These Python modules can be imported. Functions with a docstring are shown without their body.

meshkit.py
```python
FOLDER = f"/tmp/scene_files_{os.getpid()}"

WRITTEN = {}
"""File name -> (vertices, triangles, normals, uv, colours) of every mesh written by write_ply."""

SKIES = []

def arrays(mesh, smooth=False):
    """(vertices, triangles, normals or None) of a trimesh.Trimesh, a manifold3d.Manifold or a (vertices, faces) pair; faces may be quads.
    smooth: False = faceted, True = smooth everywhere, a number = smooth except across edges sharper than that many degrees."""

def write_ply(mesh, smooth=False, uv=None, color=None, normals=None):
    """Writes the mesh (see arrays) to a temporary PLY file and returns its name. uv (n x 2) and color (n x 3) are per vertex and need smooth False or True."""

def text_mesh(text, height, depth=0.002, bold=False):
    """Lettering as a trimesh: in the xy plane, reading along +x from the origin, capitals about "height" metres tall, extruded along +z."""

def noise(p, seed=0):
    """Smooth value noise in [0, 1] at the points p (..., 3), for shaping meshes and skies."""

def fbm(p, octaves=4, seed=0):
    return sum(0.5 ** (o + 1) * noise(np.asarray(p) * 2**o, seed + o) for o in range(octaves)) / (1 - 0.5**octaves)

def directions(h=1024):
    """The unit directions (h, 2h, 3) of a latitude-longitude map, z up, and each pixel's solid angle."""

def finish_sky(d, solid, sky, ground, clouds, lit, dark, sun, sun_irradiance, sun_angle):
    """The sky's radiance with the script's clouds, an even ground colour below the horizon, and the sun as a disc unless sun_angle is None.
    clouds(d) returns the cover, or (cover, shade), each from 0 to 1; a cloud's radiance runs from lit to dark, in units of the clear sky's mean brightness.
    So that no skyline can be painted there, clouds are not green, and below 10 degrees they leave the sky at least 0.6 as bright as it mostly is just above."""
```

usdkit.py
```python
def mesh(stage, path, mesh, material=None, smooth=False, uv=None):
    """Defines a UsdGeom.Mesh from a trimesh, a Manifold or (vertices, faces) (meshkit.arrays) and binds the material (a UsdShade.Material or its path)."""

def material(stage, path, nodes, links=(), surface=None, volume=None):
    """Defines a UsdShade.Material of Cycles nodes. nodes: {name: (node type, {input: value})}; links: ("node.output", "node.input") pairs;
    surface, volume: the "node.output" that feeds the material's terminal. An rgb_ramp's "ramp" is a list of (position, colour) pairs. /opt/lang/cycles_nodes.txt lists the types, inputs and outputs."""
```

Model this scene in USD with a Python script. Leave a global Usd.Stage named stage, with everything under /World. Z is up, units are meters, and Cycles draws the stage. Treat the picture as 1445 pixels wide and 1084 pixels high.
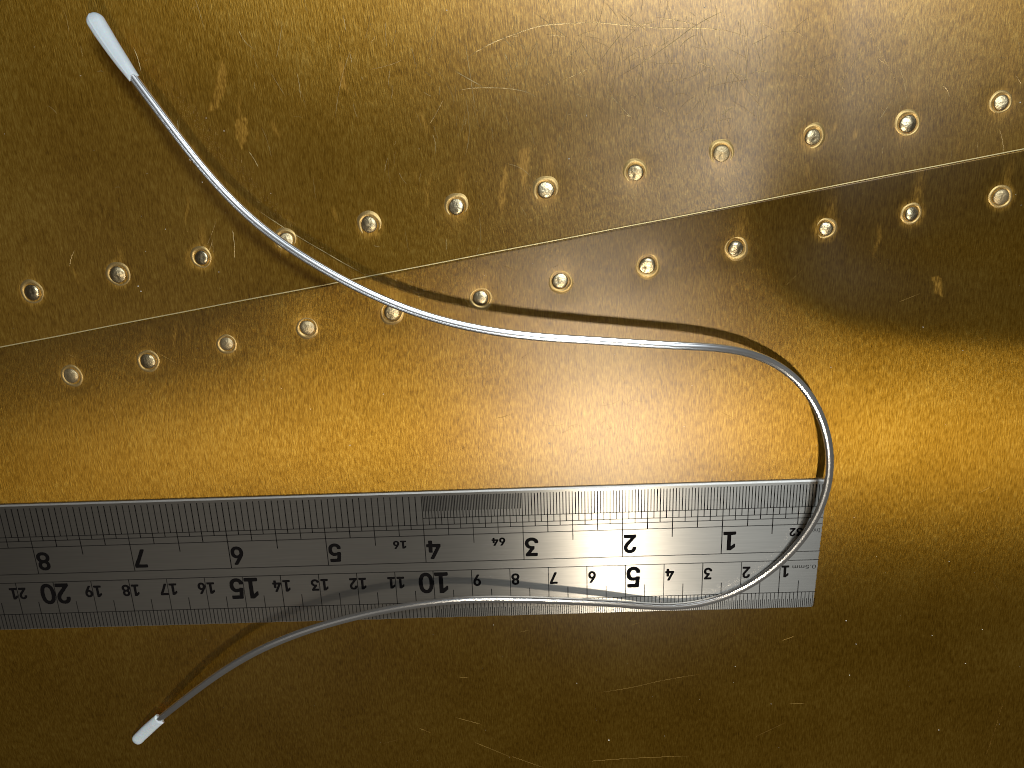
import math, random
import numpy as np, trimesh, usdkit, meshkit
from pxr import Usd, UsdGeom, UsdLux, UsdShade, Gf, Sdf, Vt
from scipy.interpolate import splprep, splev
from shapely.geometry import Polygon

stage = Usd.Stage.CreateInMemory()
UsdGeom.SetStageUpAxis(stage, UsdGeom.Tokens.z)
UsdGeom.SetStageMetersPerUnit(stage, 1.0)
UsdGeom.Xform.Define(stage, '/World'); UsdGeom.Scope.Define(stage, '/World/Looks')
rng = np.random.default_rng(7); random.seed(7)
CM = 0.01                                   # everything below is measured in centimetres and scaled here

# ------------------------------------------------------------------ camera
cam = UsdGeom.Camera.Define(stage, '/World/camera')
C = np.array([-7.488, 9.4568, 16.5784]) * CM
Rw = np.array([[0.999313, -0.036469, -0.006561], [-0.033461, -0.964204, 0.263043], [-0.015919, -0.262643, -0.964762]])
M = np.eye(4); M[0, :3] = Rw[0]; M[1, :3] = -Rw[1]; M[2, :3] = -Rw[2]; M[3, :3] = C
cam.AddTransformOp().Set(Gf.Matrix4d(*M.ravel().tolist()))
cam.CreateFocalLengthAttr(24.0); cam.CreateHorizontalApertureAttr(24.0 * 1.445); cam.CreateVerticalApertureAttr(24.0 * 1.0838)
cam.CreateClippingRangeAttr(Gf.Vec2f(0.005, 20))
cam.CreateExposureAttr(0.0)

# ------------------------------------------------------------------ lamps: a warm desk lamp low on the right, a cooler strip beyond the top edge, a dim room
def aim(prim, pos, target):
    pos = np.array(pos, float) * CM; z = pos - np.array(target, float) * CM; z /= np.linalg.norm(z)
    x = np.cross([0, 0, 1.0], z); x /= np.linalg.norm(x); y = np.cross(z, x)
    m = np.eye(4); m[0, :3] = x; m[1, :3] = y; m[2, :3] = z; m[3, :3] = pos
    prim.AddTransformOp().Set(Gf.Matrix4d(*m.ravel().tolist()))
desk = UsdLux.DiskLight.Define(stage, '/World/desk_lamp_light')
desk.CreateRadiusAttr(0.013); desk.CreateIntensityAttr(345.0); desk.CreateColorAttr(Gf.Vec3f(1.0, 0.90, 0.74)); aim(desk, (-1.0, -8.3, 35), (-6, 3, 0))
strip = UsdLux.RectLight.Define(stage, '/World/strip_lamp_light')
strip.CreateWidthAttr(0.36); strip.CreateHeightAttr(0.09); strip.CreateIntensityAttr(25.0); strip.CreateColorAttr(Gf.Vec3f(0.84, 0.93, 1.0)); aim(strip, (11, 37, 60), (-6, 6, 0))
window = UsdLux.RectLight.Define(stage, '/World/window_light')
window.CreateWidthAttr(0.8); window.CreateHeightAttr(0.4); window.CreateIntensityAttr(0.185); window.CreateColorAttr(Gf.Vec3f(1.0, 0.95, 0.88)); aim(window, (-50, -22, 90), (-10, 0, 0))
room = UsdLux.DomeLight.Define(stage, '/World/room_light'); room.CreateIntensityAttr(1.0)
rm = usdkit.material(stage, '/World/Looks/room', {'b': ('background_shader', {'color': (1.0, 0.78, 0.52), 'strength': 0.014})}, surface=None)
rm.CreateSurfaceOutput('cycles').ConnectToSource(UsdShade.Shader.Get(stage, '/World/Looks/room/b').CreateOutput('background', Sdf.ValueTypeNames.Token))
UsdShade.MaterialBindingAPI.Apply(room.GetPrim()).Bind(rm)

# ------------------------------------------------------------------ materials
def brass(name, coat, dull, aniso, rough, tint, off=(0, 0, 0)):
    n = {
     'pos': ('geometry', {}),
     'map': ('mapping', {'location': off, 'rotation': (0, 0, -0.02)}),
     'ms': ('mapping', {'scale': (1.0, 0.13, 1.0)}), 'mk': ('mapping', {'scale': (1.0, 0.7, 1.0)}), 'mb': ('mapping', {'scale': (1.0, 0.05, 1.0)}),
     'blotch': ('noise_texture', {'scale': 950.0, 'detail': 5.0, 'roughness': 0.65}),
     'streak': ('noise_texture', {'scale': 4000.0, 'detail': 3.0, 'roughness': 0.6}),
     'big': ('noise_texture', {'scale': 45.0, 'detail': 3.0, 'roughness': 0.55}),
     'brush': ('noise_texture', {'scale': 5200.0, 'detail': 2.0, 'roughness': 0.6}),
     'wear': ('attribute', {'attribute': 'wear'}),
     'a1': ('math', {'math_type': 'multiply_add', 'value2': 0.45, 'value3': 0.22}),
     'a2': ('math', {'math_type': 'multiply_add', 'value2': 1.0}),
     'a3': ('math', {'math_type': 'multiply_add', 'value2': 0.30}),
     'ramp': ('rgb_ramp', {'ramp': [(0.62, (0.15, 0.078, 0.012)), (0.86, (0.38, 0.205, 0.034)), (1.05, (0.62, 0.37, 0.072)), (1.3, (0.80, 0.54, 0.15))]}),
     'sc': ('math', {'math_type': 'multiply', 'value2': 0.675}),
     'wm': ('mix_color', {'b': (0.80, 0.43, 0.08)}),
     'rr': ('math', {'math_type': 'multiply_add', 'value2': -0.06, 'value3': rough, 'use_clamp': True}),
     'hs': ('math', {'math_type': 'multiply_add', 'value2': 0.6}),
     'bump': ('bump', {'strength': 0.75, 'distance': 0.00007}),
     'tan': ('combine_xyz', {'x': -0.03, 'y': 1.0, 'z': 0.0}),
     'metal': ('glossy_bsdf', {'distribution': 'beckmann', 'anisotropy': aniso}),
     'dk': ('mix_color', {'blend_type': 'multiply', 'fac': 1.0, 'b': tint}), 'dull': ('diffuse_bsdf', {}), 'lacquer': ('glossy_bsdf', {'distribution': 'beckmann', 'roughness': 0.34, 'color': (1, 1, 1)}),
     'wn': ('math', {'math_type': 'multiply_add', 'value2': 3.2, 'value3': -1.75, 'use_clamp': True}), 'wx': ('math', {'math_type': 'multiply'}), 'wd': ('math', {'math_type': 'multiply_add', 'value2': 0.55, 'value3': dull, 'use_clamp': True}), 'm1': ('mix_closure', {}), 'm2': ('mix_closure', {'fac': coat}),
    }
    l = [('pos.position', 'map.vector'), ('map.vector', 'ms.vector'), ('map.vector', 'mb.vector'), ('map.vector', 'big.vector'),
         ('ms.vector', 'streak.vector'), ('mb.vector', 'brush.vector'), ('map.vector', 'mk.vector'), ('mk.vector', 'blotch.vector'),
         ('blotch.fac', 'a1.value1'), ('streak.fac', 'a2.value1'), ('a1.value', 'a2.value3'), ('big.fac', 'a3.value1'), ('a2.value', 'a3.value3'),
         ('a3.value', 'sc.value1'), ('sc.value', 'ramp.fac'), ('ramp.color', 'wm.a'), ('wx.value', 'wm.fac'),
         ('wm.result', 'dk.a'), ('dk.result', 'metal.color'), ('wm.result', 'dull.color'),
         ('sc.value', 'rr.value1'), ('rr.value', 'metal.roughness'),
         ('brush.fac', 'hs.value1'), ('streak.fac', 'hs.value3'), ('hs.value', 'bump.height'), ('bump.normal', 'metal.normal'), ('tan.vector', 'metal.tangent'),
         ('sc.value', 'wn.value1'), ('wear.fac', 'wx.value1'), ('wn.value', 'wx.value2'), ('wx.value', 'wd.value1'), ('wd.value', 'm1.fac'), ('metal.BSDF', 'm1.closure1'), ('dull.BSDF', 'm1.closure2'), ('m1.closure', 'm2.closure1'), ('lacquer.BSDF', 'm2.closure2')]
    n['ramp'][1]['ramp'] = [(0.52, (0.21, 0.100, 0.006)), (0.67, (0.385, 0.195, 0.015)), (0.76, (0.49, 0.262, 0.026)), (0.95, (0.70, 0.43, 0.07))]
    return usdkit.material(stage, '/World/Looks/' + name, n, l, surface='m2.closure')

M_UP = brass('tarnished_brass', 0.042, 0.29, 0.48, 0.425, (0.58, 0.545, 0.74))
M_LO = brass('golden_brass', 0.05, 0.155, 0.57, 0.485, (0.56, 0.56, 0.58), (0.31, 0.17, 0.0))

def simple(name, color, rough, metal=0.0, noise=0.0, scale=800.0, stretch=(1, 1, 1), bump=0.0, **kw):
    n = {'pos': ('geometry', {}), 'm': ('mapping', {'scale': stretch}), 'n': ('noise_texture', {'scale': scale, 'detail': 3.0, 'roughness': 0.6}),
         'mx': ('mix_color', {'a': tuple(np.clip(np.array(color) * (1 - noise), 0, 1)), 'b': tuple(np.clip(np.array(color) * (1 + noise), 0, 1))}),
         'bp': ('bump', {'strength': 0.5, 'distance': bump}), 'p': ('principled_bsdf', {'roughness': rough, 'metallic': metal, **kw})}
    l = [('pos.position', 'm.vector'), ('m.vector', 'n.vector'), ('n.fac', 'mx.fac'), ('mx.result', 'p.base_color')]
    if bump: l += [('n.fac', 'bp.height'), ('bp.normal', 'p.normal')]
    if 'tangent' in kw:
        n['p'][1].pop('tangent'); n['t'] = ('combine_xyz', dict(zip('xyz', kw['tangent']))); l.append(('t.vector', 'p.tangent'))
    return usdkit.material(stage, '/World/Looks/' + name, n, l, surface='p.BSDF')

M_HEAD = simple('pin_metal', (0.72, 0.59, 0.36), 0.36, 1.0, 0.12, 1500, bump=0.00018)
M_HEADS = [M_HEAD, simple('pin_metal_worn', (0.66, 0.53, 0.31), 0.42, 1.0, 0.2, 1500, bump=0.00025), simple('pin_metal_dull', (0.58, 0.45, 0.25), 0.48, 0.85, 0.3, 1100, bump=0.0003)]
M_RIM = simple('polished_brass', (0.62, 0.42, 0.16), 0.46, 0.8, 0.15, 1800, bump=0.00008)
M_EDGE = simple('cut_brass_edge', (0.98, 0.78, 0.40), 0.5, 0.6, 0.1, 900)
M_SCR = simple('scratched_brass', (0.74, 0.57, 0.29), 0.5, 0.9, 0.1, 900)
M_HAIR = simple('dark_scratch', (0.20, 0.10, 0.02), 0.5, 0.4, 0.2, 900)
M_SCL = simple('faint_scratched_brass', (0.50, 0.31, 0.09), 0.5, 1.0, 0.1, 900)
M_STEEL = simple('brushed_steel', (0.46, 0.43, 0.38), 0.385, 0.92, 0.16, 2600, (0.035, 1, 1), bump=0.000012, anisotropic=0.93, tangent=(0, 1, 0))
M_SEDGE = simple('worn_steel_edge', (0.62, 0.60, 0.56), 0.5, 0.75, 0.25, 2500, bump=0.00002)
M_INK = simple('black_etching', (0.007, 0.006, 0.006), 0.7, 0.0, 0.2, 3000, specular_ior_level=0.03)
M_WIRE = simple('bright_steel', (0.74, 0.73, 0.72), 0.23, 0.87, 0.05, 900)
M_CAP = simple('white_nylon', (0.84, 0.91, 0.97), 0.36, 0.0, 0.03, 1500, bump=0.00003, subsurface_weight=0.15, subsurface_scale=0.001)
M_DUST = simple('white_dust', (0.85, 0.83, 0.78), 0.6, 0.0, 0.05, 900)
M_BOARD = simple('dark_board', (0.06, 0.04, 0.025), 0.6, 0.0, 0.2, 60)

# ------------------------------------------------------------------ helpers
used = {}
def path(name, parent=None):
    base = (parent.GetPath().pathString if parent else '/World') + '/' + name
    k = used.get(base, 0); used[base] = k + 1
    return base if k == 0 else f'{base}_{k:03d}'
def tag(p, label=None, cat=None, group=None, kind=None):
    p = p.GetPrim() if hasattr(p, 'GetPrim') else p
    for key, v in (('label', label), ('category', cat), ('group', group), ('kind', kind)):
        if v: p.SetCustomDataByKey(key, v)
    return p
def obj(name, mesh, mat, parent=None, smooth=False, kind=None, label=None):
    if hasattr(mesh, 'vertices'): mesh = (np.array(mesh.vertices), np.array(mesh.faces))
    v, f = mesh
    p = usdkit.mesh(stage, path(name, parent), (np.asarray(v, float) * CM, f), mat, smooth=smooth).GetPrim()
    return tag(p, label, None, None, kind)
def thing(name, label, cat, group=None, loc=(0, 0, 0), parent=None):
    x = UsdGeom.Xform.Define(stage, path(name, parent)); x.AddTranslateOp().Set(Gf.Vec3d(*(np.array(loc, float) * CM).tolist()))
    return tag(x, label, cat, group)
def cat_mesh(ms):
    vs, fs, o = [], [], 0
    for v, f in ms:
        vs.append(np.asarray(v, float)); fs.append(np.asarray(f) + o); o += len(v)
    return np.vstack(vs), np.vstack(fs)
def quad_grid(n, m, closed=False):
    i, j = np.meshgrid(np.arange(n - 1), np.arange(m if closed else m - 1), indexing='ij')
    a = i * m + j; b = i * m + (j + 1) % m; c = (i + 1) * m + (j + 1) % m; d = (i + 1) * m + j
    return np.vstack([np.stack([a, b, c], -1).reshape(-1, 3), np.stack([a, c, d], -1).reshape(-1, 3)])

# ------------------------------------------------------------------ the tabletop: a board under two brass sheets that meet along a seam
SL, SI = 0.15334, 9.3404                     # the seam: y = SL x + SI
su = np.array([1, SL]) / math.hypot(1, SL); sn = np.array([-su[1], su[0]]); s0 = np.array([0, SI])
UP = [(-18.96, 7.57), (-16.85, 7.91), (-14.85, 8.23), (-12.85, 8.56), (-10.88, 8.82), (-8.87, 9.16), (-6.84, 9.44), (-4.82, 9.75), (-2.91, 10.08), (-0.92, 10.37), (1.14, 10.57), (3.11, 10.93)]
LO = [(-18.43, 5.52), (-16.51, 5.82), (-14.55, 6.17), (-12.58, 6.5), (-10.54, 6.8), (-8.42, 7.06), (-6.54, 7.39), (-4.52, 7.68), (-2.5, 8.01), (-0.48, 8.37), (1.43, 8.63), (3.39, 8.93)]
board = obj('tabletop', trimesh.creation.box((48, 42, 1.0), transform=trimesh.transformations.translation_matrix((-7, 4, -1.15))), M_BOARD, kind='structure')

STAINS = [[(-13.77, 12.51), (-13.70, 12.2), (-13.80, 11.84), (-14.04, 11.45), (-14.22, 11.45), (-14.0, 11.85), (-13.9, 12.2)], [(-13.64, 11.27), (-13.4, 11.28), (-13.40, 10.88), (-13.58, 10.62), (-13.68, 10.96)],
  [(-7.69, 10.1), (-7.66, 9.91), (-7.72, 9.3), (-7.84, 8.95), (-7.90, 9.31), (-7.80, 9.76)], [(-7.39, 10.4), (-7.13, 10.41), (-7.19, 9.9), (-7.31, 9.38), (-7.38, 9.75)],
  [(2.12, 7.24), (2.33, 7.2), (2.46, 6.74), (2.25, 6.84)], [(-11.26, 12.34), (-11.12, 12.31), (-11.09, 11.7), (-11.25, 11.85)]]
def ramp01(t): t = np.clip(t, 0, 1); return t * t * (3 - 2 * t)
_d = np.linspace(-3, 14, 3401)
_g = np.r_[0, np.cumsum(0.070 * ramp01((_d + 0.45) / 0.9) * (1 - ramp01((_d - 0.9) / 1.3)))[:-1]] * (_d[1] - _d[0])
_v = np.linspace(0, 14, 2801); _t = np.r_[0, np.cumsum(0.010 + 0.022 * (1 - ramp01((_v - 0.6) / 2.6)))[:-1]] * (_v[1] - _v[0])
def relief(X, Y, seed, rivets):
    """height of the sheet surface: gently buckled, sagging towards the nailed corner, dimpled round each rivet"""
    X, Y = np.asarray(X, float), np.asarray(Y, float); V = np.abs(Y - SL * X - SI) / math.hypot(1, SL)
    z = 0.010 * meshkit.fbm(np.c_[X.ravel() * 0.22, Y.ravel() * 0.22, np.full(X.size, seed * 3.3)]).reshape(X.shape) * np.clip(V / 1.5, 0, 1)
    d = Y - np.interp(X, [-30, -6, -4, -2.5, -1.2, 0.2, 2, 3.9, 12], [16, 11.5, 9.2, 7.75, 6.85, 6.2, 5.8, 5.6, 5.0])
    if seed == 1: d = np.minimum(d, SL * X + SI - (Y - d))                     # beyond the seam the sag does not grow
    z = z - np.interp(d, _d, _g) * ramp01((X + 2.5) / 2.4)
    tent = 0.11 * ramp01((X + 16) / 4.5) * (1 - ramp01((X + 3.0) / 3.0))                # the sheets ride up a little along the middle of the seam
    z = z + tent * np.clip(1 - V / (2.6 if seed == 1 else 3.2), 0, 1) ** 2
    if seed == 1: z = z - np.interp(V, _v, _t)
    for (a, b) in rivets: z = z - 0.006 * np.exp(-((X - a) ** 2 + (Y - b) ** 2) / 0.16)
    return z
def inside(poly, X, Y):
    r = np.zeros(X.shape, bool); n = len(poly)
    for k in range(n):
        (x1, y1), (x2, y2) = poly[k], poly[(k + 1) % n]
        c = ((y1 > Y) != (y2 > Y)) & (X < (x2 - x1) * (Y - y1) / (y2 - y1 + 1e-9) + x1); r ^= c
    return r
def wear_map(P, rivets, seed):
    X, Y = P[:, 0], P[:, 1]; w = np.zeros(len(P)); r = np.random.default_rng(seed)
    nz = meshkit.fbm(np.c_[X * 6, Y * 1.2, 0 * X + seed]); nf = meshkit.fbm(np.c_[X * 14, Y * 4, 0 * X + seed + 9])
    jx, jy = X + 0.05 * nf, Y + 0.08 * nz
    for q in STAINS: w = np.maximum(w, 0.55 * inside(q, jx, jy) * np.clip(0.65 + 1.3 * nf, 0, 1))
    for (x, y) in rivets:
        d = np.hypot(X - x, Y - y); w = np.maximum(w, 0.75 * np.clip(1 - (d - 0.22) / 0.15, 0, 1) * np.clip(0.7 + nf, 0, 1))
        dx, dy = X - x - 0.05, Y - y; L = r.uniform(0.5, 1.3); wd = r.uniform(0.12, 0.22)
        up = (dy > 0) & (dy < L); w = np.maximum(w, r.uniform(0.3, 0.9) * up * np.clip(1 - np.abs(dx - 0.1 * dy) / wd, 0, 1) * (1 - dy / L) * np.clip(0.4 + 2.2 * nz, 0, 1))
        L2 = r.uniform(0.3, 0.6); dn = (dy < 0) & (dy > -L2); w = np.maximum(w, 0.5 * dn * np.clip(1 - np.abs(dx + 0.05) / 0.2, 0, 1) * (1 + dy / L2) * np.clip(0.4 + 2 * nz, 0, 1))
    for k in range(34 if seed == 1 else 12):                            # thin rubbed smears, running along the grain
        x = r.uniform(-18, 4.5); y = SL * x + SI + (r.uniform(0.3, 4.2) if seed == 1 else -r.uniform(0.4, 3.0)); L = r.uniform(0.12, 0.42); wd = r.uniform(0.025, 0.06)
        dx, dy = jx - x - 0.06 * np.sin((Y - y) * 6 + k), Y - y
        w = np.maximum(w, r.uniform(0.25, 0.6) * np.clip(1 - (dx / wd) ** 2, 0, 1) * np.clip(1 - (dy / L) ** 2, 0, 1) * np.clip(0.6 + 2 * nf, 0, 1))
    return np.clip(w, 0, 1)

def sheet(name, label, mat, rivets, side, tilt, seed):
    h = 0.045
    u = np.arange(-25, 12.0, h); v = np.concatenate([[0.0, 0.004, 0.012, 0.03], np.arange(0.06, 9.5 if side > 0 else 17.5, h)])
    e = np.concatenate([[-0.014, -0.0035, -0.0006], np.zeros(len(v) - 3)])          # the rolled-over cut edge at the seam
    U, V = np.meshgrid(u, v, indexing='ij'); Z = np.broadcast_to(e, U.shape).copy()
    wob = 0.0018 * np.sin(U * 2.1) * np.exp(-V * 8) * (V < 1)                   # hand-cut seam, not quite straight
    Pxy = s0 + U[..., None] * su + (side * (V + (0.010 if side > 0 else 0.008)) + wob)[..., None] * sn
    X, Y = Pxy[..., 0], Pxy[..., 1]
    Z += relief(X, Y, seed, rivets)
    P = np.stack([X, Y, Z], -1).reshape(-1, 3)
    F = quad_grid(len(u), len(v)); F = F if side > 0 else F[:, ::-1]
    # skirt down the cut edge so the sheet has thickness
    top = np.arange(len(u)) * len(v); n0 = len(P); low = P[top] - [0, 0, 0.06]; low[:, :2] -= side * 0.001 * sn
    P = np.vstack([P, low]); b = n0 + np.arange(len(u))
    K = np.vstack([np.stack([top[:-1], top[1:], b[1:]], -1), np.stack([top[:-1], b[1:], b[:-1]], -1)]); F = np.vstack([F, K[:, ::-1] if side > 0 else K])
    root = thing(name, label, 'brass sheet')
    m = obj('panel', (P, F), mat, root, smooth=50 if False else True)
    UsdGeom.PrimvarsAPI(m).CreatePrimvar('wear', Sdf.ValueTypeNames.FloatArray, 'vertex').Set(Vt.FloatArray.FromNumpy(wear_map(P, rivets, seed).astype(np.float32)))
    return root

def seat(riv, seed):
    r = np.array(riv); z = relief(r[:, 0], r[:, 1], seed, [])
    return [tuple(q) for q in (np.array([-7.488, 9.457]) + (r - [-7.488, 9.457]) * ((16.578 - z - 0.03) / 16.54)[:, None])]
UP, LO = seat(UP, 1), seat(LO, 2)
UPPER = sheet('brass_sheet', 'darker scratched brass sheet above the slanting seam, beyond the ruler', M_UP, UP, +1, 0.020, 1)
LOWER = sheet('brass_sheet', 'golden brass sheet below the slanting seam that the steel ruler lies on', M_LO, LO, -1, 0.000, 2)
sx = np.arange(-25, 12, 0.1); cw = 0.0018 * np.sin(sx * 2.1) + 0.0012 * meshkit.fbm(np.c_[sx * 3, 0 * sx, 0 * sx]); ca = np.linspace(-0.6, np.pi + 0.6, 9)
CE = s0 + sx[:, None] * su + (0.014 + cw)[:, None] * sn
CV = np.stack([np.c_[CE + (0.015 * math.cos(a)) * sn, relief(CE[:, 0], CE[:, 1], 1, []) + 0.003 + 0.014 * math.sin(a)] for a in ca], 1)
obj('cut_edge', (CV.reshape(-1, 3), quad_grid(len(sx), len(ca))), M_EDGE, UPPER, smooth=True)

# rivets: hammered heads, each in a polished dished ring
def revolve(prof, nseg, jit=0.0, r=None):
    prof = np.array(prof, float); a = np.linspace(0, 2 * np.pi, nseg, endpoint=False); V = []
    for (rr, z) in prof:
        V.append(np.stack([rr * np.cos(a), rr * np.sin(a), np.full(nseg, z)], -1))
    V = np.array(V); F = quad_grid(len(prof), nseg, True)
    if r is not None:
        ph = r.uniform(0, 6.3, 4); wob = 1 + jit * (np.sin(2 * a + ph[0]) + 0.6 * np.sin(3 * a + ph[1]) + 0.4 * np.sin(5 * a + ph[2]))
        V[:, :, 0] *= wob; V[:, :, 1] *= wob
    return V.reshape(-1, 3), F
def rivet(x, y, parent, seed, sh, riv):
    r = np.random.default_rng(100 + seed); k = r.uniform(0.90, 1.08)
    t = thing('rivet', None, None, None, (x, y, float(relief(np.array([x]), np.array([y]), sh, riv)[0])), parent)
    rim = [(0.300, -0.012), (0.276, -0.002), (0.258, 0.006), (0.242, 0.012), (0.228, 0.0138), (0.214, 0.0105), (0.200, 0.004), (0.188, -0.003), (0.174, -0.010)]
    obj('rim', revolve([(a * k, b) for a, b in rim], 40, 0.030, r), M_RIM, t, smooth=True)
    top = r.uniform(0.062, 0.078)
    top *= 0.75; dome = [(0.182, -0.014), (0.182, 0.002), (0.178, 0.014), (0.168, 0.025), (0.150, 0.034), (0.125, 0.042), (0.095, top * 0.92), (0.062, top * 0.98), (0.030, top), (0.0005, top)]
    V, F = revolve([(a * k, b) for a, b in dome], 40, 0.018, r)
    rad = np.hypot(V[:, 0], V[:, 1]); g = np.exp(-(rad / 0.11) ** 2)
    V[:, 2] += g * 0.014 * meshkit.fbm(np.c_[V[:, 0] * 22, V[:, 1] * 22, np.full(len(V), seed * 1.7)])       # hammer marks
    tl = np.clip((0.20 - rad) / 0.08, 0, 1); V[:, 2] += r.normal(0, 0.07) * V[:, 0] * tl + r.normal(0, 0.07) * V[:, 1] * tl
    q = r.uniform(-0.09, 0.09, 2); V[:, 2] -= r.uniform(0, 0.014) * np.exp(-((V[:, 0] - q[0]) ** 2 + (V[:, 1] - q[1]) ** 2) / 0.003)      # a dent
    V[:, :2] += r.normal(0, 0.008, 2)
    obj('head', (V, F), M_HEADS[int(r.integers(0, 3))], t, smooth=True)
for i, (x, y) in enumerate(UP): rivet(x, y, UPPER, i, 1, UP)
for i, (x, y) in enumerate(LO): rivet(x, y, LOWER, 40 + i, 2, LO)

# scratches: fine raised burrs of bright brass
def ridge(pts, w, hgt=0.0022, z=0.001):
    p = np.array(pts, float); n = max(6, len(p) * 5)
    if len(p) > 2:
        t = np.r_[0, np.cumsum(np.linalg.norm(np.diff(p, axis=0), axis=1))]; from scipy.interpolate import PchipInterpolator as PI
        tt = np.linspace(0, t[-1], n); p = np.c_[PI(t, p[:, 0])(tt), PI(t, p[:, 1])(tt)]
    else: p = p[0] + (p[1] - p[0]) * np.linspace(0, 1, n)[:, None]
    d = np.gradient(p, axis=0); d /= np.linalg.norm(d, axis=1)[:, None] + 1e-9; nn = np.c_[-d[:, 1], d[:, 0]]
    s = np.linspace(0, 1, n); ww = w * np.clip(4 * s * (1 - s) * 2, 0.15, 1) * (0.75 + 0.5 * rng.random(n))
    L = np.c_[p - nn * ww[:, None] / 2, np.full(n, z - 0.002)]; T = np.c_[p, np.full(n, z + hgt)]; R = np.c_[p + nn * ww[:, None] / 2, np.full(n, z - 0.002)]
    V = np.stack([L, T, R], 1).reshape(-1, 3); return V, quad_grid(n, 3)[:, ::-1]
def zoff(ms, sheet_seed): return ms
S_UP = [[(-8.77, 12.03), (-8.26, 12.39), (-7.57, 12.66), (-6.65, 12.86), (-5.84, 12.87), (-5.07, 12.79), (-4.4, 12.71), (-3.49, 12.67), (-3.01, 12.62), (-2.47, 12.46)],
 [(-6.93, 13.07), (-6.65, 12.86), (-6.27, 12.58)], [(-8.79, 11.6), (-8.3, 11.66), (-7.81, 11.64), (-7.22, 11.54), (-7.03, 11.44), (-6.88, 11.32)], [(-6.03, 12.51), (-5.84, 12.24), (-5.65, 12.0)],
 [(-5.55, 12.14), (-5.4, 12.33), (-5.13, 12.62)], [(-6.41, 11.75), (-6.14, 11.84), (-5.83, 11.97)], [(-5.41, 11.45), (-5.16, 11.17), (-4.86, 10.88)], [(-5.16, 11.78), (-4.63, 12.06), (-4.01, 12.43), (-3.63, 12.68), (-2.97, 12.98)],
 [(-3.88, 12.3), (-3.77, 12.42), (-3.54, 12.54)], [(-6.75, 12.67), (-6.3, 12.61)], [(-7.67, 12.36), (-7.49, 11.98)], [(-5.17, 13.02), (-4.97, 12.84), (-4.73, 12.79), (-4.4, 12.85)], [(-2.34, 11.72), (-2.15, 11.76), (-1.95, 11.74)],
 [(-3.4, 12.87), (-3.25, 12.78)], [(-5.21, 11.04), (-4.86, 10.92)], [(-2.94, 10.9), (-2.7, 11.05)], [(-6.14, 11.48), (-5.99, 11.38)], [(-8.77, 12.03), (-8.15, 11.67)], [(-4.4, 12.91), (-3.92, 12.83), (-3.49, 12.72)], [(-7.67, 12.64), (-7.49, 12.45)],
 [(-13.46, 9.28), (-12.88, 8.85), (-12.42, 8.54), (-11.99, 8.27), (-11.56, 8.0), (-11.0, 7.68)]]
S_LO = [[(-7.65, -1.51), (-7.98, -1.76), (-8.33, -2.11)], [(-8.17, -5.97), (-7.28, -6.38)], [(-5.76, -3.93), (-4.88, -3.8), (-3.92, -3.58), (-2.86, -3.41)], [(-6.17, -6.22), (-4.77, -6.14), (-3.02, -6.11)], [(-1.31, -5.5), (-0.5, -5.05)],
 [(5.15, -6.44), (5.28, -5.61), (5.41, -4.45)], [(-2.14, -2.31), (-1.88, -1.93)], [(-9.19, -5.46), (-8.16, -6.01)], [(-9.69, -4.61), (-8.96, -4.87)], [(-16.77, -3.81), (-16.66, -4.05)]]
def surf_z(x, y, seed, rivets): return float(relief(np.array([x]), np.array([y]), seed, rivets)[0])
def drape(m, seed, rivets):
    v, f = m; v = v.copy(); v[:, 2] += relief(v[:, 0], v[:, 1], seed, rivets); return v, f
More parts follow.
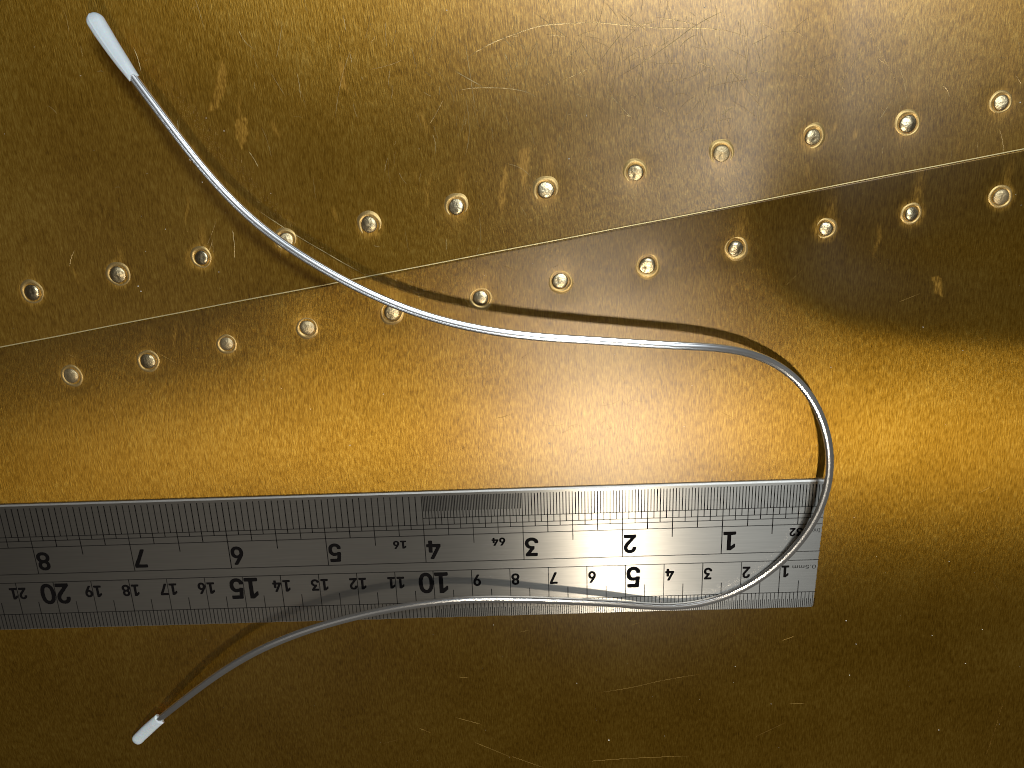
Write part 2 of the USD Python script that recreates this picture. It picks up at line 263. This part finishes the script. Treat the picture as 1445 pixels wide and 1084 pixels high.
ms = [ridge(q, 0.016 if k else 0.02) for k, q in enumerate(S_UP)]
for k in range(420):                                                # short random scuffs, densest at the top middle
    x, y = rng.normal(-5, 3.2), rng.normal(12.0, 0.9)
    if k % 4 == 0: x, y = rng.uniform(-18, 4), rng.uniform(8, 13.5)
    if y < SL * x + SI + 0.15 or y > 14.5: continue
    a = rng.normal(1.6, 0.25) if k % 3 else rng.uniform(0, 3.14); l = rng.gamma(2, 0.10); c = rng.normal(0, 0.12)
    d = np.array([math.cos(a), math.sin(a)]); n_ = np.array([-d[1], d[0]]); b = np.array([x, y])
    ms.append(ridge([b - d * l, b + n_ * c * l, b + d * l], rng.uniform(0.006, 0.013), 0.0014))
obj('scratches', drape(cat_mesh(ms), 1, UP), M_SCR, UPPER, smooth=False, kind='stuff')
ms = [ridge(q, 0.006, 0.0005) for q in S_LO]
for k in range(70):
    x, y = rng.uniform(-19, 6), rng.uniform(-6, 8)
    if y > SL * x + SI - 0.15: continue
    a = rng.uniform(0, 3.14); l = rng.gamma(2, 0.07); d = np.array([math.cos(a), math.sin(a)]); b = np.array([x, y])
    ms.append(ridge([b - d * l, b + d * l], rng.uniform(0.005, 0.010), 0.001))
obj('scratches', drape(cat_mesh(ms), 2, LO), M_SCL, LOWER, smooth=False, kind='stuff')

ms = []
for k in range(60):                                                 # short dark hairlines where the lower sheet is rubbed
    x, y = rng.normal(-5.5, 2.6), rng.normal(4.6, 1.1)
    if y > SL * x + SI - 0.4 or y < 2.5: continue
    a = rng.uniform(0, 3.14); l = rng.gamma(2, 0.07); c = rng.normal(0, 0.25); d = np.array([math.cos(a), math.sin(a)]); n_ = np.array([-d[1], d[0]]); b = np.array([x, y])
    ms.append(ridge([b - d * l, b + n_ * c * l, b + d * l], rng.uniform(0.005, 0.009), 0.0003))
obj('dark_scratches', drape(cat_mesh(ms), 2, LO), M_HAIR, LOWER, smooth=False, kind='stuff')

# dust: pale specks and lint scattered over both sheets
ico = trimesh.creation.icosphere(subdivisions=0)
ms = []
SPECK = [(-16.94, 12.23), (-15.6, 8.9), (-14.6, 9.9), (-16.45, 7.62), (-16.4, 7.5), (-14.8, 10.4), (-6.3, 10.1), (-5.9, 11.0), (-13.95, 10.98), (-10.9, 4.8), (-6.9, 3.4), (-0.1, 5.1), (3.0, 5.4), (2.0, 6.0), (-8.5, -1.7), (-2.0, -3.2), (1.2, -2.6), (3.2, -2.4), (4.2, -3.3), (-6.3, -3.6)]
for k in range(190):
    if k < len(SPECK): x, y = SPECK[k]; s = rng.uniform(0.010, 0.018)
    else:
        x, y = rng.uniform(-20, 6), rng.uniform(-6.5, 13.5); s = rng.gamma(2.2, 0.0024)
    up = y > SL * x + SI
    if -31 < x < 0.1 and -1.6 < y < 2.4: continue
    z = surf_z(x, y, 1 if up else 2, UP if up else LO)
    v = np.array(ico.vertices) * s * rng.uniform(0.6, 1.5, 3) + rng.normal(0, s * 0.2, (12, 3)); v[:, 2] = np.maximum(v[:, 2], -s * 0.5) + z + s * 0.4
    v[:, :2] += (x, y); ms.append((v, np.array(ico.faces)))
d = obj('dust_specks', cat_mesh(ms), M_DUST); tag(d, 'tiny white dust specks scattered over the brass surface', 'dust', None, 'stuff')

# ------------------------------------------------------------------ the steel ruler
TH = 0.08
ruler = thing('steel_ruler', 'brushed steel ruler lying upside down with inch and centimetre scales', 'ruler', None, (0, 0, 0))
XE = -31.2
def outline():
    pts = []
    right = [(0.030, 2.208), (0.026, 1.6), (0.008, 0.9), (-0.012, 0.3), (-0.032, -0.5), (-0.048, -1.0), (-0.061, -1.396)]
    ry = np.linspace(2.208, -1.396, 70); rx = np.interp(-ry, [-b for a, b in right], [a for a, b in right]) + rng.normal(0, 0.004, 70); rx[0] -= 0.02; rx[-1] -= 0.03
    bx = np.linspace(-0.2, XE, 160); by = -1.396 + rng.normal(0, 0.0022, 160)
    tx = np.linspace(XE, -0.15, 160); ty = 2.228 + rng.normal(0, 0.0012, 160)
    return np.vstack([np.c_[rx, ry], np.c_[bx, by], np.c_[tx, ty]])[::-1]       # counter-clockwise
O = outline(); nO = len(O)
dn = np.roll(O, -1, 0) - np.roll(O, 1, 0); dn /= np.linalg.norm(dn, axis=1)[:, None]; inw = np.c_[-dn[:, 1], dn[:, 0]]
istop = (O[:, 1] > 2.2).astype(float)[:, None]
lay = [np.c_[O + inw * 0.012, np.full(nO, 0.004)], np.c_[O, np.full(nO, 0.016)], np.c_[O, np.full(nO, TH - 0.022) - 0.016 * istop[:, 0]], np.c_[O + inw * (0.007 + 0.003 * istop), np.full(nO, TH - 0.010) - 0.012 * istop[:, 0]], np.c_[O + inw * (0.02 + 0.030 * istop), np.full(nO, TH)]]
V = np.vstack(lay[:-1]); F = quad_grid(len(lay) - 1, nO, True)
obj('bevel_edge', (np.vstack(lay[-2:]), quad_grid(2, nO, True)), M_SEDGE, ruler, smooth=25)
tv, tf = trimesh.creation.triangulate_polygon(Polygon(lay[-1][:, :2]), engine='earcut')
obj('body', cat_mesh([(V, F), (np.c_[tv, np.full(len(tv), TH)], tf), (np.c_[tv[:, :2], np.full(len(tv), 0.004)], tf[:, ::-1])]), M_STEEL, ruler, smooth=25)
box_f = np.array(trimesh.creation.box().faces); box_v = np.array(trimesh.creation.box().vertices)
def bar(x0, x1, y0, y1, z0=TH - 0.001, z1=TH + 0.0012):
    return box_v * [abs(x1 - x0), abs(y1 - y0), z1 - z0] + [(x0 + x1) / 2, (y0 + y1) / 2, (z0 + z1) / 2], box_f
def tick(x, yd0, yd1, w=0.019, s=0.0):
    w *= rng.uniform(0.88, 1.12); yd0 += rng.normal(0, 0.006); return bar(x - w / 2, x + w / 2, -yd0, -yd1, z1=TH + 0.0012 + s)
T0, H1, H2, H3, YC, YD, YB = -2.112, -1.50, -1.312, -1.193, -1.014, -0.247, 0.928
ms = []
for k in range(1, 12 * 64 + 1):
    x = -k / 64 * 2.54; inch = k / 64
    fine = 64 if 3 < inch <= 4 else (32 if inch <= 3 else 16)
    if k % (64 // fine): continue
    if k % 64 == 0: b = YD
    elif k % 32 == 0: b = -0.77
    elif k % 16 == 0: b = YC
    elif k % 8 == 0: b = H3
    elif k % 4 == 0: b = H2
    elif k % 2 == 0: b = H1
    else: b = -1.69
    ms.append(tick(x, T0, b, 0.0185 if fine == 64 else 0.0225))
obj('inch_graduation', cat_mesh(ms), M_INK, ruler, kind='stuff')
ms = []
for k in range(1, 601):
    x = -k * 0.05; cm = k * 0.05
    if k % 2 and cm > 10: continue
    if k % 20 == 0: ms += [tick(x, 0.0, YB), tick(x, YB, 1.378)]
    elif k % 10 == 0: ms += [tick(x, 0.58, YB), tick(x, YB, 1.378)]
    elif k % 2 == 0: ms.append(tick(x, YB, 1.378, 0.0175))
    else: ms.append(tick(x, 1.12, 1.378, 0.0175))
obj('centimetre_graduation', cat_mesh(ms), M_INK, ruler, kind='stuff')
for y, x1 in ((H1, -4 * 2.54), (H2, XE), (H3, XE), (YC, XE), (YD, XE), (0.0, XE), (YB, XE)):
    obj('border_line', bar(x1, -0.015, -y - 0.009, -y + 0.009, z1=TH + 0.0018), M_INK, ruler)
def number(text, h, yd_top, x_left=None, x_right=None, aspect=0.92, bold=True, label=None):
    m = meshkit.text_mesh(text, 1.0, 0.002, bold=bold); v = np.array(m.vertices); lo, hi = v.min(0), v.max(0)
    v[:, :2] -= lo[:2]; s = h / (hi[1] - lo[1]) if len(text) < 3 else h; v[:, 0] *= s * aspect; v[:, 1] *= s; w = v[:, 0].max()
    v[:, 0] = w - v[:, 0]; v[:, 1] = (h if len(text) < 3 else v[:, 1].max()) - v[:, 1]      # turned half round: the ruler lies upside down
    x0 = x_left if x_left is not None else x_right - w
    v[:, 0] += x0; v[:, 1] += -yd_top - h; v[:, 2] = TH - 0.0008 + (v[:, 2] > 0.001) * 0.003
    f = np.array(m.faces)
    if h > 0.2: v, f = cat_mesh([(v + [dx, dy, -0.0003 * k], f) for k, (dx, dy) in enumerate(((0, 0), (0.009, 0), (-0.009, 0), (0, 0.005), (0, -0.005)))])   # heavy etched strokes
    obj('number', (v, f), M_INK, ruler)
for n in range(1, 12):
    if n < 10: number(str(n), 0.52, -0.865, x_left=-n * 2.54 + 0.04)
    else: number('1', 0.52, -0.865, x_left=-n * 2.54 + 0.04); number(str(n)[1], 0.52, -0.865, x_right=-n * 2.54 - 0.03)
for n in range(1, 31):
    big = n % 5 == 0; h, y = (0.60, 0.052) if big else (0.332, 0.147); asp = 0.88 if big else 0.86
    t = str(n)
    number(t[0], h, y, x_left=-n + (0.03 if big else 0.04), aspect=asp)
    if len(t) > 1: number(t[1], h, y, x_right=-n - 0.018, aspect=asp)
number('32', 0.228, -0.915, x_left=-0.815, aspect=0.92)
number('64', 0.222, -0.891, x_left=-8.43, aspect=1.0)
number('16', 0.222, -0.889, x_left=-10.97, aspect=1.0)
number('Inches', 0.105, -0.885, x_right=-0.052, aspect=0.9, bold=False)
number('0.5mm', 0.105, 0.148, x_right=-0.082, aspect=1.32, bold=False)

# ------------------------------------------------------------------ the bent wire with its two white tips
WP = np.array([(-16.099, 13.294, 0.599), (-16.055, 13.18, 0.599), (-15.86, 12.821, 0.62), (-15.606, 12.348, 0.648), (-15.427, 12.051, 0.666), (-14.946, 11.32, 0.71), (-14.773, 11.045, 0.727), (-14.498, 10.606, 0.753), (-14.228, 10.22, 0.776), (-13.911, 9.814, 0.8), (-13.519, 9.357, 0.829), (-13.101, 8.939, 0.857), (-12.586, 8.498, 0.893), (-12.072, 8.146, 0.928), (-11.538, 7.806, 0.956), (-10.985, 7.493, 0.975), (-10.351, 7.159, 0.992), (-9.677, 6.883, 1.0), (-8.995, 6.667, 1.0), (-8.214, 6.471, 1.0), (-7.427, 6.33, 0.996), (-6.793, 6.252, 0.963), (-5.833, 6.138, 0.886), (-4.865, 6.026, 0.827), (-3.888, 5.921, 0.765), (-3.225, 5.85, 0.698), (-2.537, 5.716, 0.575), (-1.973, 5.522, 0.476), (-1.482, 5.264, 0.429), (-1.102, 4.97, 0.438), (-0.772, 4.586, 0.469), (-0.522, 4.169, 0.506), (-0.348, 3.712, 0.534), (-0.221, 3.244, 0.542), (-0.154, 2.817, 0.525), (-0.134, 2.339, 0.487), (-0.195, 1.849, 0.436), (-0.31, 1.369, 0.382), (-0.487, 0.924, 0.336), (-0.737, 0.47, 0.282), (-1.079, 0.024, 0.216), (-1.495, -0.391, 0.178), (-2.016, -0.763, 0.151), (-2.599, -1.004, 0.169), (-3.307, -1.138, 0.217), (-3.779, -1.134, 0.265), (-4.342, -1.061, 0.318), (-5.086, -0.956, 0.38), (-6.191, -0.787, 0.476), (-7.283, -0.636, 0.577), (-8.361, -0.514, 0.684), (-9.074, -0.461, 0.747), (-9.785, -0.459, 0.81), (-10.496, -0.51, 0.868), (-11.214, -0.606, 0.903), (-11.941, -0.758, 0.915), (-12.677, -0.942, 0.924), (-13.331, -1.155, 0.928), (-13.883, -1.369, 0.922), (-14.48, -1.668, 0.886), (-15.103, -2.031, 0.825), (-15.755, -2.479, 0.746), (-16.353, -2.947, 0.654), (-16.97, -3.46, 0.52), (-17.575, -3.981, 0.363), (-18.052, -4.432, 0.226), (-18.458, -4.801, 0.14), (-18.711, -5.07, 0.11)])
tck, uu = splprep(WP.T, s=len(WP) * 0.007 ** 2, k=3)
tt = np.linspace(0, 1, 700); P = np.array(splev(tt, tck)).T; T = np.array(splev(tt, tck, der=1)).T; T /= np.linalg.norm(T, axis=1)[:, None]
arc = np.r_[0, np.cumsum(np.linalg.norm(np.diff(P, axis=0), axis=1))]; ARC = arc[-1]
def frame(T, roll):
    N = np.array([0, 0, 1.0]) - T * T[:, 2:3]; N /= np.linalg.norm(N, axis=1)[:, None]; S = np.cross(T, N)
    c, s = np.cos(roll)[:, None], np.sin(roll)[:, None]; return S * c + N * s, N * c - S * s
ROLL = np.interp(tt, [0, 0.3, 0.5, 0.6, 0.75, 1.0], np.radians([18, 16, 6, 0, 12, 6]))
S, N = frame(T, ROLL)
hw, ht = 0.094, 0.060
# the drawn section: a flat crown between two narrow bevels, rounded flanks
ax_ = np.linspace(-0.80, 0.80, 25); crown = 1 - 0.20 * (ax_ / 0.8) ** 2
rs = np.linspace(0.58, 0, 6)[1:]; fl = [(0.80 + 0.20 * math.sin(q), -0.1 + 0.68 * math.cos(q)) for q in np.linspace(0.25, np.pi / 2, 6)]
lowr = [(1.0, -0.35), (0.9, -0.75), (0.62, -1.0), (0.0, -1.04)]
half = fl + lowr
sec = np.array(list(zip(ax_, crown)) + half + [(-x, y) for x, y in half[::-1] if x > 0])
sec = sec[::-1] if False else sec[::-1]
for gx, gd in ((0.42, 0.10), (0.62, 0.08), (-0.55, 0.06)):                       # drawing lines along the crown
    sec[:, 1] -= gd * np.exp(-((sec[:, 0] - gx) / 0.045) ** 2) * (sec[:, 1] > 0)
W3 = P[:, None, :] + S[:, None, :] * (sec[:, 0] * hw)[None, :, None] + N[:, None, :] * (sec[:, 1] * ht)[None, :, None]
keep = (arc > 0.5) & (arc < ARC - 0.5); W3 = W3[keep]
wire = thing('bent_wire', 'long S-shaped flat steel wire with white tips, curving over the ruler end', 'wire')
Fw = quad_grid(len(W3), len(sec), True)
obj('wire', (W3.reshape(-1, 3), Fw), M_WIRE, wire, smooth=True)
def tip(end, length, prof, thick, seed):
    a0 = 0 if end == 0 else ARC; n = 64; x = length * np.linspace(0, 1, n) ** 1.9; s = x if end == 0 else ARC - x
    p = np.array([np.interp(s, arc, P[:, k]) for k in range(3)]).T; t_ = np.gradient(p, axis=0); t_ /= np.linalg.norm(t_, axis=1)[:, None]
    R = frame(t_, np.interp(s, arc, ROLL)); r = np.random.default_rng(seed)
    q = x / length; width = np.interp(q, [a for a, b, c in prof], [b for a, b, c in prof]); off = np.interp(q, [a for a, b, c in prof], [c for a, b, c in prof])
    rl = np.interp(0.0, [0], [width.max()]); rr = 0.19
    cap = np.where(x < rr, np.sqrt(np.clip(1 - (1 - x / rr) ** 2, 0.0004, 1)), 1.0); th = thick * np.where(x < rr, np.sqrt(np.clip(1 - (1 - x / rr) ** 2, 0.0004, 1)), 1.0) * np.interp(q, [0, 0.8, 1], [1, 0.95, 0.8])
    th = np.maximum(th, 0.004); m = 72; an = np.linspace(0, 2 * np.pi, m, endpoint=False)
    ca, sa = np.sign(np.cos(an)) * np.abs(np.cos(an)) ** 0.75, np.sign(np.sin(an)) * np.abs(np.sin(an)) ** 0.8
    V = p[:, None, :] + R[0][:, None, :] * ((width * cap)[:, None] * ca[None] + off[:, None])[..., None] + R[1][:, None, :] * (th[:, None] * sa[None])[..., None]
    mould = np.exp(-((an - 1.05) / 0.09) ** 2) * (0.012 if end == 0 else 0.0); V[3:-3] += R[1][3:-3, None, :] * mould[None, :, None]      # mould line
    V[-1] += (t_[-1] * (0.022 * np.sin(an * 2 + 1.2) + 0.018 * np.sin(3 * an))[:, None])            # ragged dipped edge
    ring_in = V[-1] * 0.35 + p[-1] * 0.65; V = np.concatenate([V, ring_in[None]], 0)
    F = quad_grid(n + 1, m, True); c0 = len(V) * m; V = np.vstack([V.reshape(-1, 3), p[0]])
    return V, np.vstack([F, [(c0, (k + 1) % m, k) for k in range(m)]])
def fix(mesh):
    m = trimesh.Trimesh(*mesh, process=False); m.fix_normals(); return np.array(m.vertices), np.array(m.faces)
obj('tip_cap', fix(tip(0, 1.45, [(0, 0.165, 0.0), (0.12, 0.180, 0.0), (0.3, 0.176, 0.0), (0.75, 0.145, 0.0), (1.0, 0.116, 0)], 0.10, 3)), M_CAP, wire, smooth=60, label='longer bluish white tip at the raised upper end')
obj('tip_cap', fix(tip(1, 1.34, [(0, 0.158, 0), (0.5, 0.164, 0), (1.0, 0.156, 0)], 0.10, 4)), M_CAP, wire, smooth=60, label='shorter white tip resting on the brass')
